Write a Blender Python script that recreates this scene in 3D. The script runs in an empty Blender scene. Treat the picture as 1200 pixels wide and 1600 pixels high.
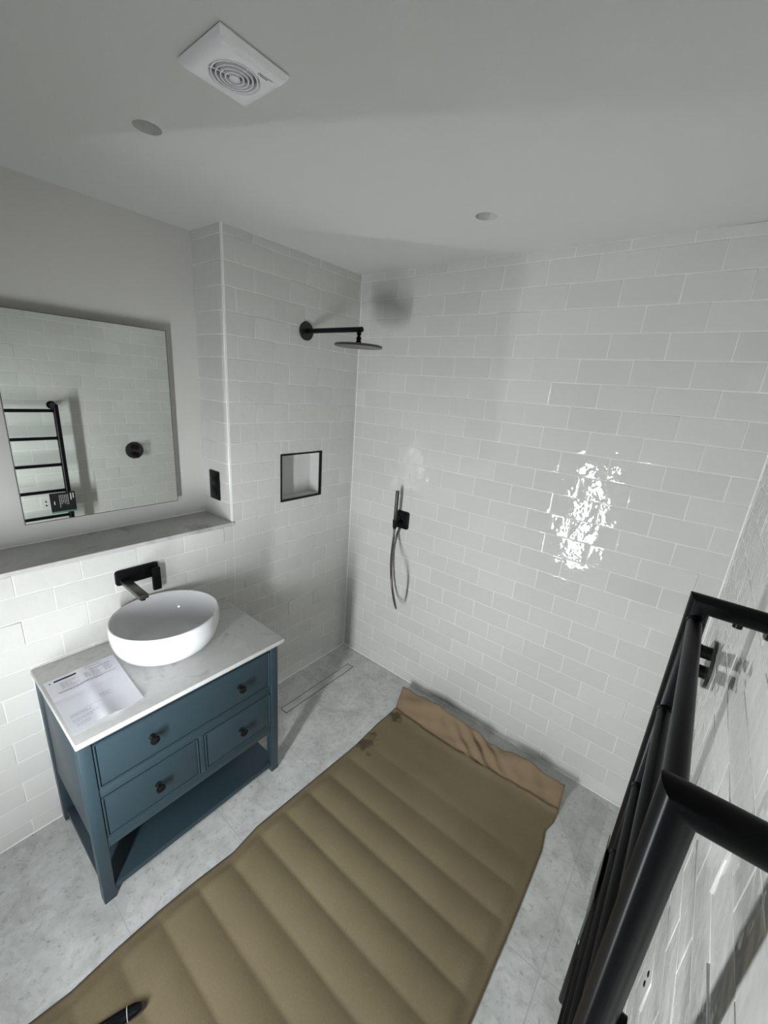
import bpy, bmesh, math, random
from mathutils import Vector, Matrix
random.seed(7)
sc = bpy.context.scene
COL = sc.collection

# ------------------------------------------------------------------ camera
cam_d = bpy.data.cameras.new('camera')
cam = bpy.data.objects.new('camera', cam_d)
COL.objects.link(cam)
R = Matrix(((0.77634801, -0.23781167, 0.58372029),
            (0.62609255, 0.18407286, -0.75771057),
            (0.07274535, 0.95371002, 0.29179671)))
cam.matrix_world = Matrix.Translation((1.74526, -1.90282, 1.81033)) @ R.to_4x4()
cam_d.sensor_fit = 'HORIZONTAL'
cam_d.sensor_width = 36.0
cam_d.lens = 636.6 / 1200.0 * 36.0
cam_d.clip_start = 0.01
sc.camera = cam

# ------------------------------------------------------------------ view, world, daylight
sc.view_settings.view_transform = 'Standard'
sc.view_settings.look = 'None'
sc.view_settings.gamma = 1.0
sc.view_settings.use_curve_mapping = False
sc.view_settings.exposure = -0.12
sc.cycles.use_denoising = True
sc.cycles.max_bounces = 14
sc.cycles.diffuse_bounces = 8
sc.cycles.glossy_bounces = 8
sc.cycles.transparent_max_bounces = 12
sc.cycles.blur_glossy = 0.1
sc.cycles.sample_clamp_indirect = 0.0
sc.cycles.use_guiding = True
WINDOW_GLOW = 186.0        # daylight coming through the narrow window behind the camera
WINDOW_COLOR = (0.92, 0.97, 1.0)
world = bpy.data.worlds.new('world')
sc.world = world
world.use_nodes = True
world.node_tree.nodes['Background'].inputs[0].default_value = (0.75, 0.85, 1.0, 1)
world.node_tree.nodes['Background'].inputs[1].default_value = 0.4

# ------------------------------------------------------------------ room measures (metres)
H = 2.40        # ceiling height
W = 1.9066      # right wall
YF = -2.16      # wall behind the camera
XR = -0.2415    # recess above the ledge
YC = -0.8588    # end of the full-height shower wall
ZL = 1.122      # ledge height

# ------------------------------------------------------------------ helpers
def tag(o, label=None, cat=None, group=None, kind=None):
    if label: o['label'] = label
    if cat: o['category'] = cat
    if group: o['group'] = group
    if kind: o['kind'] = kind
    return o

def empty(name, loc, label, cat, group=None):
    o = bpy.data.objects.new(name, None)
    o.empty_display_size = 0.05
    COL.objects.link(o)
    o.location = loc
    return tag(o, label, cat, group)

def obj(name, bm, mats, parent=None, smooth=True, sharp=35, label=None):
    me = bpy.data.meshes.new(name)
    bmesh.ops.recalc_face_normals(bm, faces=bm.faces) if smooth != 'keep' else None
    bm.to_mesh(me)
    bm.free()
    for m in (mats if isinstance(mats, (list, tuple)) else [mats]):
        me.materials.append(m)
    if smooth:
        for p in me.polygons: p.use_smooth = (smooth != 'keep' or p.material_index == 0)   # grout slabs stay flat
        if sharp: me.set_sharp_from_angle(angle=math.radians(sharp))
    o = bpy.data.objects.new(name, me)
    COL.objects.link(o)
    if parent is not None:
        o.parent = parent
        o.matrix_parent_inverse = Matrix.Identity(4)
        # vertices are given in world space: shift them into the space of the parent thing
        off = Vector((0, 0, 0)); p = parent
        while p is not None:
            off += p.location; p = p.parent
        me.transform(Matrix.Translation(-off))
    if label: o['label'] = label
    return o

def box(bm, x0, x1, y0, y1, z0, z1, bevel=0.0, seg=2, mat=0):
    vs = [bm.verts.new(c) for c in ((x0, y0, z0), (x1, y0, z0), (x1, y1, z0), (x0, y1, z0),
                                    (x0, y0, z1), (x1, y0, z1), (x1, y1, z1), (x0, y1, z1))]
    fs = [bm.faces.new([vs[i] for i in f]) for f in ((3, 2, 1, 0), (4, 5, 6, 7), (0, 1, 5, 4), (1, 2, 6, 5), (2, 3, 7, 6), (3, 0, 4, 7))]
    for f in fs: f.material_index = mat
    if bevel > 0:
        es = list({e for f in fs for e in f.edges})
        r = bmesh.ops.bevel(bm, geom=es, offset=bevel, segments=seg, affect='EDGES', profile=0.5, clamp_overlap=True)
        for f in r['faces']: f.material_index = mat
    return bm

def one_box(*a, **k):
    return box(bmesh.new(), *a, **k)

def frame_axes(d, ref=None):
    d = d.normalized()
    ref = ref or (Vector((0, 0, 1)) if abs(d.z) < 0.9 else Vector((1, 0, 0)))
    u = d.cross(ref).normalized()
    return u, d.cross(u).normalized()

def tube(bm, pts, rad, n=20, caps=True, mat=0):
    """A pipe along pts, mitred at the corners; rad a number or one per point."""
    pts = [Vector(p) for p in pts]
    rs = rad if isinstance(rad, (list, tuple)) else [rad] * len(pts)
    rings = []
    d0 = (pts[1] - pts[0]).normalized()
    u, v = frame_axes(d0)
    for i, p in enumerate(pts):
        if i == 0: t = (pts[1] - pts[0]).normalized(); din = t
        elif i == len(pts) - 1: t = (pts[-1] - pts[-2]).normalized(); din = t
        else:
            a = (pts[i] - pts[i - 1]).normalized(); b = (pts[i + 1] - pts[i]).normalized()
            t = (a + b).normalized(); din = a
        # ring: circle perpendicular to din, slid along din on to the mitre plane
        ring = []
        for k in range(n):
            an = 2 * math.pi * k / n
            q = (u * math.cos(an) + v * math.sin(an)) * rs[i]
            s = -(q.dot(t)) / max(1e-6, din.dot(t))
            ring.append(bm.verts.new(p + q + din * s))
        rings.append(ring)
        if 0 < i < len(pts) - 1:
            rot = a.rotation_difference(b)
            u = rot @ u; v = rot @ v
    for r0, r1 in zip(rings, rings[1:]):
        for k in range(n):
            f = bm.faces.new((r0[k], r0[(k + 1) % n], r1[(k + 1) % n], r1[k])); f.material_index = mat
    if caps:
        bm.faces.new(list(reversed(rings[0]))).material_index = mat
        bm.faces.new(rings[-1]).material_index = mat
    return bm

def lathe(bm, prof, base, axis, n=40, sx=1.0, sy=1.0, mat=0, u=None):
    """prof: (radius, height along axis) list; closed at ends where radius is 0."""
    base = Vector(base); axis = Vector(axis).normalized()
    if u is None: u, v = frame_axes(axis)
    else: u = Vector(u); v = axis.cross(u)
    rings = []
    for r, h in prof:
        if r < 1e-6: rings.append([bm.verts.new(base + axis * h)])
        else: rings.append([bm.verts.new(base + axis * h + u * (r * sx * math.cos(2 * math.pi * k / n)) + v * (r * sy * math.sin(2 * math.pi * k / n))) for k in range(n)])
    for a, b in zip(rings, rings[1:]):
        for k in range(n):
            k2 = (k + 1) % n
            if len(a) == 1 and len(b) == 1: continue
            if len(a) == 1: f = bm.faces.new((a[0], b[k2], b[k]))
            elif len(b) == 1: f = bm.faces.new((a[k], a[k2], b[0]))
            else: f = bm.faces.new((a[k], a[k2], b[k2], b[k]))
            f.material_index = mat
    return bm

def rounded_plate(bm, o, U, V, N, w, h, t, r, n=6, bev=0.002):
    """Rounded rectangle w x h (centre o on its back plane) raised by t along N."""
    o, U, V, N = Vector(o), Vector(U), Vector(V), Vector(N)
    def ring(ins, hh):
        pts = []
        for cx, cy, a0 in ((w / 2 - r, h / 2 - r, 0), (-w / 2 + r, h / 2 - r, 90), (-w / 2 + r, -h / 2 + r, 180), (w / 2 - r, -h / 2 + r, 270)):
            for k in range(n + 1):
                a = math.radians(a0 + 90 * k / n)
                pts.append(bm.verts.new(o + U * (cx + (r - ins) * math.cos(a)) + V * (cy + (r - ins) * math.sin(a)) + N * hh))
        return pts
    rs = [ring(0, 0), ring(0, t - bev), ring(bev * 0.3, t - bev * 0.3), ring(bev, t)]
    for a, b in zip(rs, rs[1:]):
        for k in range(len(a)):
            bm.faces.new((a[k], a[(k + 1) % len(a)], b[(k + 1) % len(a)], b[k]))
    bm.faces.new(list(reversed(rs[0]))); bm.faces.new(rs[-1])
    return bm

# ------------------------------------------------------------------ materials
def mat(name, col, rough=0.5, metal=0.0, spec=0.5, **kw):
    m = bpy.data.materials.new(name); m.use_nodes = True
    b = m.node_tree.nodes['Principled BSDF']
    b.inputs['Base Color'].default_value = (*col, 1)
    b.inputs['Roughness'].default_value = rough
    b.inputs['Metallic'].default_value = metal
    b.inputs['Specular IOR Level'].default_value = spec
    return m

def nt(m):
    return m.node_tree.nodes, m.node_tree.links, m.node_tree.nodes['Principled BSDF']

def noise(N, L, scale, detail=4, rough=0.55, coord='Object', dist=0.0):
    tc = N.new('ShaderNodeTexCoord'); t = N.new('ShaderNodeTexNoise')
    t.inputs['Scale'].default_value = scale; t.inputs['Detail'].default_value = detail
    t.inputs['Roughness'].default_value = rough; t.inputs['Distortion'].default_value = dist
    L.new(tc.outputs[coord], t.inputs['Vector'])
    return t

def ramp(N, L, src, stops):
    r = N.new('ShaderNodeValToRGB')
    el = r.color_ramp.elements
    while len(el) < len(stops): el.new(0.5)
    for e, (p, c) in zip(el, stops):
        e.position = p; e.color = (*c, 1) if len(c) == 3 else c
    L.new(src, r.inputs[0])
    return r

def bump(N, L, b, src, strength, distance):
    n = N.new('ShaderNodeBump')
    n.inputs['Strength'].default_value = strength; n.inputs['Distance'].default_value = distance
    L.new(src, n.inputs['Height']); L.new(n.outputs[0], b.inputs['Normal'])
    return n

def make_tile_mat(name, col, strength):
    m = mat(name, col, 0.035, 0, 0.5)
    N, L, b = nt(m)
    g = N.new('ShaderNodeNewGeometry')
    r = ramp(N, L, g.outputs['Random Per Island'], [(0.0, tuple(c * 0.965 for c in col)), (1.0, tuple(min(1, c * 1.03) for c in col))])
    L.new(r.outputs[0], b.inputs['Base Color'])
    # each handmade tile has its own ripple: the noise is moved by the tile's random number
    tc = N.new('ShaderNodeTexCoord'); add = N.new('ShaderNodeVectorMath'); add.operation = 'ADD'
    sc_ = N.new('ShaderNodeVectorMath'); sc_.operation = 'SCALE'; sc_.inputs['Scale'].default_value = 37.0
    cmb = N.new('ShaderNodeCombineXYZ')
    for i in range(3): L.new(g.outputs['Random Per Island'], cmb.inputs[i])
    L.new(cmb.outputs[0], sc_.inputs[0]); L.new(tc.outputs['Object'], add.inputs[0]); L.new(sc_.outputs[0], add.inputs[1])
    t = N.new('ShaderNodeTexNoise'); t.inputs['Scale'].default_value = 32; t.inputs['Detail'].default_value = 1.5
    L.new(add.outputs[0], t.inputs['Vector'])
    t2 = N.new('ShaderNodeTexNoise'); t2.inputs['Scale'].default_value = 11; t2.inputs['Detail'].default_value = 1
    L.new(add.outputs[0], t2.inputs['Vector'])
    mx = N.new('ShaderNodeMath'); mx.operation = 'MULTIPLY_ADD'; mx.inputs[1].default_value = 2.0
    L.new(t2.outputs[0], mx.inputs[0]); L.new(t.outputs[0], mx.inputs[2])
    bump(N, L, b, mx.outputs[0], strength, 0.0024)
    return m

TILE = make_tile_mat('white_glazed_tile', (0.565, 0.56, 0.535), 0.6)
GROUT = mat('white_grout', (0.67, 0.67, 0.65), 0.75)
PAINT = mat('ceiling_paint', (0.62, 0.62, 0.595), 0.9)
N_, L_, b_ = nt(PAINT); t_ = noise(N_, L_, 220, 2); bump(N_, L_, b_, t_.outputs[0], 0.12, 0.002)
PLASTER = mat('grey_plaster', (0.55, 0.54, 0.51), 0.9)
LOW_BOUNCE = mat('low_bounce_dark', (0.10, 0.10, 0.095), 0.8)  # unseen wall made dark to cut the bounced light
N_, L_, b_ = nt(PLASTER); t_ = noise(N_, L_, 160, 3); bump(N_, L_, b_, t_.outputs[0], 0.12, 0.002)
WHITE_PLASTIC = mat('white_plastic', (0.90, 0.90, 0.92), 0.25)
WHITE_TRIM = mat('white_trim', (0.80, 0.80, 0.79), 0.3)
CERAMIC = mat('white_ceramic', (0.72, 0.72, 0.73), 0.05)
BLACK = mat('matt_black_metal', (0.0035, 0.0035, 0.004), 0.36, 0.0, 0.15)
BLACK_PLASTIC = mat('black_plastic', (0.005, 0.005, 0.005), 0.4, 0.0, 0.2)
KNOB = mat('gloss_black_knob', (0.004, 0.004, 0.005), 0.16, 0.0, 0.3)
GUN = mat('brushed_gunmetal', (0.10, 0.093, 0.085), 0.32, 0.85)
GUN_DARK = mat('dark_gunmetal', (0.05, 0.047, 0.043), 0.3, 0.75)
MIRROR = mat('mirror_silver', (0.83, 0.87, 0.83), 0.0, 1.0)
DARK_EDGE = mat('mirror_edge', (0.09, 0.09, 0.09), 0.35)
GREY_BACK = mat('mirror_backing', (0.25, 0.25, 0.25), 0.6)
TEAL = mat('teal_paint', (0.023, 0.042, 0.053), 0.40)
GAP_SHADE = mat('gap_shade', (0.006, 0.011, 0.014), 0.8)  # darkened teal: shade in narrow gaps put into the colour
FILM = None

def make_marble(name, base, vein, scale, seedoff=0.0):
    m = mat(name, base, 0.22)
    N, L, b = nt(m)
    n1 = noise(N, L, scale, 7, 0.66, dist=0.9)
    r1 = ramp(N, L, n1.outputs[0], [(0.30, vein), (0.47, base), (0.56, tuple(c * 0.93 for c in base)), (0.75, tuple(min(1, c * 1.06) for c in base))])
    L.new(r1.outputs[0], b.inputs['Base Color'])
    return m
MARBLE = make_marble('pale_marble', (0.55, 0.55, 0.535), (0.39, 0.39, 0.38), 9.0)
MARBLE_LEDGE = make_marble('grey_marble', (0.50, 0.49, 0.47), (0.30, 0.29, 0.28), 4.0)

def make_floor():
    m = mat('speckled_stone_tile', (0.5, 0.5, 0.48), 0.42)
    N, L, b = nt(m)
    n1 = noise(N, L, 9, 6, 0.65, dist=0.6)
    r1 = ramp(N, L, n1.outputs[0], [(0.32, (0.42, 0.42, 0.405)), (0.5, (0.53, 0.535, 0.52)), (0.72, (0.64, 0.645, 0.635))])
    tc = N.new('ShaderNodeTexCoord'); v = N.new('ShaderNodeTexVoronoi'); v.inputs['Scale'].default_value = 60
    dn = noise(N, L, 30, 3); mixv = N.new('ShaderNodeVectorMath'); mixv.operation = 'MULTIPLY_ADD'
    mixv.inputs[1].default_value = (0.03, 0.03, 0.03)
    L.new(dn.outputs['Color'], mixv.inputs[0]); L.new(tc.outputs['Object'], mixv.inputs[2]); L.new(mixv.outputs[0], v.inputs['Vector'])
    r2 = ramp(N, L, v.outputs['Color'], [(0.0, (0.82, 0.82, 0.81)), (0.25, (0.97, 0.97, 0.97)), (1.0, (1.05, 1.05, 1.05))])
    n3 = noise(N, L, 48, 5, 0.7)
    r3 = ramp(N, L, n3.outputs[0], [(0.30, (0.60, 0.60, 0.59)), (0.44, (1, 1, 1)), (0.62, (1, 1, 1)), (0.75, (1.12, 1.12, 1.12))])
    def mul(a, c):
        x = N.new('ShaderNodeMix'); x.data_type = 'RGBA'; x.blend_type = 'MULTIPLY'; x.inputs[0].default_value = 1
        L.new(a, x.inputs[6]); L.new(c, x.inputs[7]); return x.outputs[2]
    c = mul(mul(r1.outputs[0], r2.outputs[0]), r3.outputs[0])
    # tile joints: rows every 0.41 m, long joints every 0.6 m
    sep = N.new('ShaderNodeSeparateXYZ'); L.new(tc.outputs['Object'], sep.inputs[0])
    def joint(out, off, period, half):
        a = N.new('ShaderNodeMath'); a.operation = 'ADD'; a.inputs[1].default_value = -off + period * 20.5
        d = N.new('ShaderNodeMath'); d.operation = 'MODULO'; d.inputs[1].default_value = period
        s = N.new('ShaderNodeMath'); s.operation = 'SUBTRACT'; s.inputs[1].default_value = period / 2
        ab = N.new('ShaderNodeMath'); ab.operation = 'ABSOLUTE'
        lt = N.new('ShaderNodeMath'); lt.operation = 'LESS_THAN'; lt.inputs[1].default_value = half
        L.new(out, a.inputs[0]); L.new(a.outputs[0], d.inputs[0]); L.new(d.outputs[0], s.inputs[0]); L.new(s.outputs[0], ab.inputs[0]); L.new(ab.outputs[0], lt.inputs[0])
        return lt.outputs[0]
    mxn = N.new('ShaderNodeMath'); mxn.operation = 'MAXIMUM'
    L.new(joint(sep.outputs[0], 1.722, 4.0, 0.0013), mxn.inputs[0]); L.new(joint(sep.outputs[1], -0.431, 0.41, 0.0013), mxn.inputs[1])
    fin = N.new('ShaderNodeMix'); fin.data_type = 'RGBA'
    L.new(mxn.outputs[0], fin.inputs[0]); L.new(c, fin.inputs[6]); fin.inputs[7].default_value = (0.40, 0.40, 0.385, 1)
    L.new(fin.outputs[2], b.inputs['Base Color'])
    bump(N, L, b, n3.outputs[0], 0.12, 0.001)
    return m
FLOOR = make_floor()

# ------------------------------------------------------------------ tiled walls
PITCH = 0.0957; ZTOP = 2.3632; TLEN = 0.196
COURSES = [H] + [ZTOP - k * PITCH for k in range(25)] + [0.0]
def course_rows(z0, z1):
    out = []
    for k, (a, b) in enumerate(zip(COURSES, COURSES[1:])):
        lo, hi = max(b, z0), min(a, z1)
        if hi - lo > 0.006: out.append((k - 1, lo, hi))     # index 0: the first full course under the ceiling strip
    return out

def tile_piece(bm, o, U, V, N, u0, u1, v0, v1, g=0.0015):
    u0 += g; u1 -= g; v0 += g; v1 -= g
    if u1 - u0 < 0.008 or v1 - v0 < 0.006: return
    uc, vc = (u0 + u1) / 2, (v0 + v1) / 2
    ta, tb = random.gauss(0, 0.0060), random.gauss(0, 0.0055)
    lift = abs(ta) * (u1 - u0) / 2 + abs(tb) * (v1 - v0) / 2
    rings = []
    for ins, w, tl in ((0.0, -0.0012, 0), (0.0003, -0.0003, 1), (0.0014, -0.0001, 1), (0.0035, 0.0, 1)):
        rings.append([bm.verts.new(o + U * a + V * b + N * (w + tl * (lift + ta * (a - uc) + tb * (b - vc)))) for a, b in
                      ((u0 + ins, v0 + ins), (u1 - ins, v0 + ins), (u1 - ins, v1 - ins), (u0 + ins, v1 - ins))])
    for a, b in zip(rings, rings[1:]):
        for k in range(4): bm.faces.new((a[k], a[(k + 1) % 4], b[(k + 1) % 4], b[k])).material_index = 0
    bm.faces.new(rings[-1]).material_index = 0

def tile_field(bm, o, U, V, N, regions, off_even, off_odd, hole=None, length=TLEN):
    """regions: (u0,u1,z0,z1) rectangles in wall coordinates; hole likewise."""
    o, U, V, N = Vector(o), Vector(U), Vector(V), Vector(N)
    for (ra, rb, za, zb) in regions:
        for k, lo, hi in course_rows(za, zb):
            off = off_even if k % 2 == 0 else off_odd
            cuts = [ra]
            if length:
                n = math.ceil((ra - off) / length + 1e-6)
                while off + n * length < rb - 0.004:
                    if off + n * length > ra + 0.004: cuts.append(off + n * length)
                    n += 1
            cuts.append(rb)
            for a, b in zip(cuts, cuts[1:]):
                if hole and a < hole[1] and b > hole[0] and lo < hole[3] and hi > hole[2]:
                    if a < hole[0]: tile_piece(bm, o, U, V, N, a, hole[0], lo, hi)
                    if b > hole[1]: tile_piece(bm, o, U, V, N, hole[1], b, lo, hi)
                    m0, m1 = max(a, hole[0]), min(b, hole[1])
                    if lo < hole[2]: tile_piece(bm, o, U, V, N, m0, m1, lo, hole[2])
                    if hi > hole[3]: tile_piece(bm, o, U, V, N, m0, m1, hole[3], hi)
                else:
                    tile_piece(bm, o, U, V, N, a, b, lo, hi)

GB = -0.0002   # grout surface lies this far behind the glaze
NI = (-0.5600, -0.2760, 1.176, 1.4295)     # niche opening: y0, y1, z0, z1
# left wall: half-height wall under the ledge and the full-height shower wall with its return
bm = bmesh.new()
z_led = ZL - 0.018
box(bm, XR, GB, YF, YC, 0, z_led, mat=1)
y1n, y2n = NI[0], NI[1]
box(bm, XR, GB, YC - GB, y1n, 0, H, mat=1)
box(bm, XR, GB, y2n, 0.06, 0, H, mat=1)
box(bm, XR, GB, y1n, y2n, 0, NI[2], mat=1)
box(bm, XR, GB, y1n, y2n, NI[3], H, mat=1)
tile_field(bm, (0, 0, 0), (0, 1, 0), (0, 0, 1), (1, 0, 0), [(YC + 0.006, -0.002, 0.004, H)], -0.7982, -0.7056, hole=NI)
tile_field(bm, (0, 0, 0), (0, 1, 0), (0, 0, 1), (1, 0, 0), [(YF, YC + 0.006, 0.004, z_led)], -0.7982, -0.7056)
tile_field(bm, (0, YC, 0), (1, 0, 0), (0, 0, 1), (0, -1, 0), [(XR, -0.006, ZL + 0.002, H)], 0, 0, length=None)
tag(obj('wall_left', bm, [TILE, GROUT], smooth='keep', sharp=None), kind='structure')
# back wall
bm = bmesh.new()
box(bm, -0.0, W + 0.06, -GB, 0.06, 0, H, mat=1)
tile_field(bm, (0, 0, 0), (1, 0, 0), (0, 0, 1), (0, -1, 0), [(0.002, W - 0.002, 0.004, H)], 0.0655, 0.1635)
tag(obj('wall_back', bm, [TILE, GROUT], smooth='keep', sharp=None), kind='structure')
# right wall
bm = bmesh.new()
box(bm, W - GB, W + 0.06, YF, 0.0, 0, H, mat=1)
tile_field(bm, (W, 0, 0), (0, 1, 0), (0, 0, 1), (-1, 0, 0), [(YF, -0.002, 0.004, H)], -0.062, -0.160)
tag(obj('wall_right', bm, [TILE, GROUT], smooth='keep', sharp=None), kind='structure')
# plaster wall above the ledge
tag(obj('wall_recess', one_box(XR - 0.06, XR, YF, YC, 0, H), PLASTER, smooth=False), kind='structure')
# wall behind the camera with one narrow window
WX0, WX1, WZ0, WZ1 = 0.930, 1.034, 0.36, 1.22
bm = bmesh.new()
box(bm, XR - 0.06, WX0, YF - 0.10, YF, 0, H)
box(bm, WX1, W + 0.06, YF - 0.10, YF, 0, H)
box(bm, WX0, WX1, YF - 0.10, YF, 0, WZ0)
box(bm, WX0, WX1, YF - 0.10, YF, WZ1, H)
tag(obj('wall_front', bm, LOW_BOUNCE, smooth=False), kind='structure')
bm = bmesh.new()
fw = 0.012
box(bm, WX0, WX0 + fw, YF - 0.05, YF - 0.001, WZ0, WZ1)
box(bm, WX1 - fw, WX1, YF - 0.05, YF - 0.001, WZ0, WZ1)
box(bm, WX0 + fw, WX1 - fw, YF - 0.05, YF - 0.001, WZ0, WZ0 + fw)
box(bm, WX0 + fw, WX1 - fw, YF - 0.05, YF - 0.001, WZ1 - fw, WZ1)
win = tag(obj('window_1', bm, WHITE_TRIM, smooth=False), kind='structure')
PANE = bpy.data.materials.new('shaped_daylight_pane'); PANE.use_nodes = True
nn = PANE.node_tree.nodes; nn.clear()
em = nn.new('ShaderNodeEmission'); em.inputs[0].default_value = (*WINDOW_COLOR, 1)
# emission shaped by angle: dimmed steeply down and steeply up to balance floor and ceiling
gm = nn.new('ShaderNodeNewGeometry'); sp = nn.new('ShaderNodeSeparateXYZ'); mp = nn.new('ShaderNodeValToRGB')
el = mp.color_ramp.elements
el.new(0.4); el.new(0.7)
for e_, (p, v) in zip(el, ((0.05, 0.26), (0.42, 1.0), (0.72, 1.0), (0.92, 0.22))):
    e_.position = p; e_.color = (v, v, v, 1)
h_ = nn.new('ShaderNodeMath'); h_.operation = 'MULTIPLY_ADD'; h_.inputs[1].default_value = 0.5; h_.inputs[2].default_value = 0.5
g_ = nn.new('ShaderNodeMath'); g_.operation = 'MULTIPLY'; g_.inputs[1].default_value = WINDOW_GLOW
ou = nn.new('ShaderNodeOutputMaterial'); pl = PANE.node_tree.links
pl.new(gm.outputs['Incoming'], sp.inputs[0]); pl.new(sp.outputs[2], h_.inputs[0]); pl.new(h_.outputs[0], mp.inputs[0]); pl.new(mp.outputs[0], g_.inputs[0]); pl.new(g_.outputs[0], em.inputs[1]); pl.new(em.outputs[0], ou.inputs[0])
# pane bowed into the room so that more light reaches the side walls
bm = bmesh.new()
pc, pr = (WX0 + WX1) / 2, (WX1 - WX0) / 2 - fw
lo_, hi_ = [], []
for k in range(13):
    a = math.pi * k / 12
    lo_.append(bm.verts.new((pc + pr * math.cos(a), YF - 0.002 + 0.58 * pr * math.sin(a), WZ0 + fw)))
    hi_.append(bm.verts.new((pc + pr * math.cos(a), YF - 0.002 + 0.58 * pr * math.sin(a), WZ1 - fw)))
for k in range(12): bm.faces.new((lo_[k], lo_[k + 1], hi_[k + 1], hi_[k]))
bm.faces.new((lo_[12], lo_[0], hi_[0], hi_[12])); bm.faces.new(lo_); bm.faces.new(hi_)
obj('pane', bm, PANE, parent=win, smooth=True)

# floor and ceiling
tag(obj('floor', one_box(XR - 0.06, W + 0.06, YF - 0.1, 0.06, -0.08, 0.0), FLOOR, smooth=False), kind='structure')
HOLES = [(0.432, -1.311, 0.034), (0.953, -0.4245, 0.036)]
bm = bmesh.new()
xs = sorted([XR - 0.06, W + 0.06] + [h[0] + s * (h[2] + 0.02) for h in HOLES for s in (-1, 1)])
ys = sorted([YF - 0.1, 0.06] + [h[1] + s * (h[2] + 0.02) for h in HOLES for s in (-1, 1)])
cache = {}
def cv(x, y, z):
    key = (round(x, 5), round(y, 5), z)
    if key not in cache: cache[key] = bm.verts.new((x, y, z))
    return cache[key]
for i in range(len(xs) - 1):
    for j in range(len(ys) - 1):
        x0, x1, y0, y1 = xs[i], xs[i + 1], ys[j], ys[j + 1]
        cx, cy = (x0 + x1) / 2, (y0 + y1) / 2
        hole = next((h for h in HOLES if abs(h[0] - cx) < 0.01 and abs(h[1] - cy) < 0.01), None)
        for z in (H, H + 0.10):
            if hole is None or z > H:
                bm.faces.new([cv(x0, y0, z), cv(x0, y1, z), cv(x1, y1, z), cv(x1, y0, z)])
        if hole:
            n = 40; circ = []; sq = []
            for k in range(n):
                a = 2 * math.pi * k / n + math.pi / 4
                c, s = math.cos(a), math.sin(a); m_ = max(abs(c), abs(s)); hw = hole[2] + 0.02
                circ.append(bm.verts.new((hole[0] + hole[2] * c, hole[1] + hole[2] * s, H)))
                sq.append(cv(hole[0] + hw * c / m_, hole[1] + hw * s / m_, H))
            for k in range(n):
                bm.faces.new((sq[k], circ[k], circ[(k + 1) % n], sq[(k + 1) % n]))
tag(obj('ceiling', bm, PAINT, smooth=False), kind='structure')
for (hx, hy, hr), lab in zip(HOLES, ('round white downlight recess in the ceiling beside the extractor fan',
                                     'small round downlight recess in the ceiling above the shower back wall')):
    t = empty('downlight_recess', (hx, hy, H), lab, 'downlight', 'downlight recesses in the ceiling')
    obj('can', lathe(bmesh.new(), [(hr, 0.0), (hr * 0.99, 0.004), (hr * 0.97, 0.055), (0.0, 0.056)], (hx, hy, H), (0, 0, 1), 40), PAINT, parent=t)

# trims
tag(obj('trim_1', tube(bmesh.new(), [(-0.0055, YC + 0.0055, ZL + 0.001), (-0.0055, YC + 0.0055, H)], 0.0062, 16), WHITE_TRIM), kind='structure')
bm = bmesh.new(); tube(bm, [(0.0025, 0, 0.001), (0.0025, YF, 0.001)], 0.0035, 8)
tag(obj('trim_2', bm, WHITE_TRIM), kind='structure')
bm = bmesh.new(); tube(bm, [(0, -0.0025, 0.001), (W, -0.0025, 0.001)], 0.0035, 8)
tag(obj('trim_3', bm, WHITE_TRIM), kind='structure')
bm = bmesh.new(); tube(bm, [(0.0015, -0.0015, 0), (0.0015, -0.0015, H)], 0.003, 8)
tag(obj('trim_4', bm, WHITE_TRIM), kind='structure')
bm = bmesh.new(); tube(bm, [(W - 0.0015, -0.0015, 0), (W - 0.0015, -0.0015, H)], 0.003, 8)
tag(obj('trim_5', bm, WHITE_TRIM), kind='structure')
bm = bmesh.new(); tube(bm, [(XR + 0.001, YF, ZL + 0.001), (XR + 0.001, YC, ZL + 0.001)], 0.003, 8)
tag(obj('trim_6', bm, WHITE_TRIM), kind='structure')
# marble ledge
bm = one_box(XR, 0.006, YF, YC, z_led, ZL, bevel=0.002)
box(bm, -0.004, 0.006, YC, YC + 0.012, z_led, ZL, bevel=0.002)
tag(obj('marble_ledge', bm, MARBLE_LEDGE, sharp=30), 'grey marble ledge running along the wall under the mirror', 'ledge')

# ------------------------------------------------------------------ shower niche
t = empty('shower_niche', (0, (NI[0] + NI[1]) / 2, NI[2]), 'square white tiled niche with thin black edging in the shower wall', 'niche')
ND = 0.09
bm = bmesh.new()
th = 0.004
for (a, b, c, d, e, f) in ((-ND - th, -ND, NI[0], NI[1], NI[2], NI[3]),
                           (-ND, -0.0015, NI[0], NI[0] + th, NI[2], NI[3]), (-ND, -0.0015, NI[1] - th, NI[1], NI[2], NI[3]),
                           (-ND, -0.0015, NI[0] + th, NI[1] - th, NI[2], NI[2] + th), (-ND, -0.0015, NI[0] + th, NI[1] - th, NI[3] - th, NI[3])):
    box(bm, a, b, c, d, e, f)
NICHE = mat('niche_tile', (0.56, 0.56, 0.545), 0.12)
obj('lining', bm, NICHE, parent=t, smooth=False)
bm = bmesh.new()
fo, fi = 0.005, 0.0045
box(bm, -0.012, 0.0028, NI[0] - fo, NI[0] + fi, NI[2] - fo, NI[3] + fo)
box(bm, -0.012, 0.0028, NI[1] - fi, NI[1] + fo, NI[2] - fo, NI[3] + fo)
box(bm, -0.012, 0.0028, NI[0] + fi, NI[1] - fi, NI[2] - fo, NI[2] + fi)
box(bm, -0.012, 0.0028, NI[0] + fi, NI[1] - fi, NI[3] - fi, NI[3] + fo)
obj('edging', bm, BLACK_PLASTIC, parent=t, smooth=False, label='thin black edging')

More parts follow.
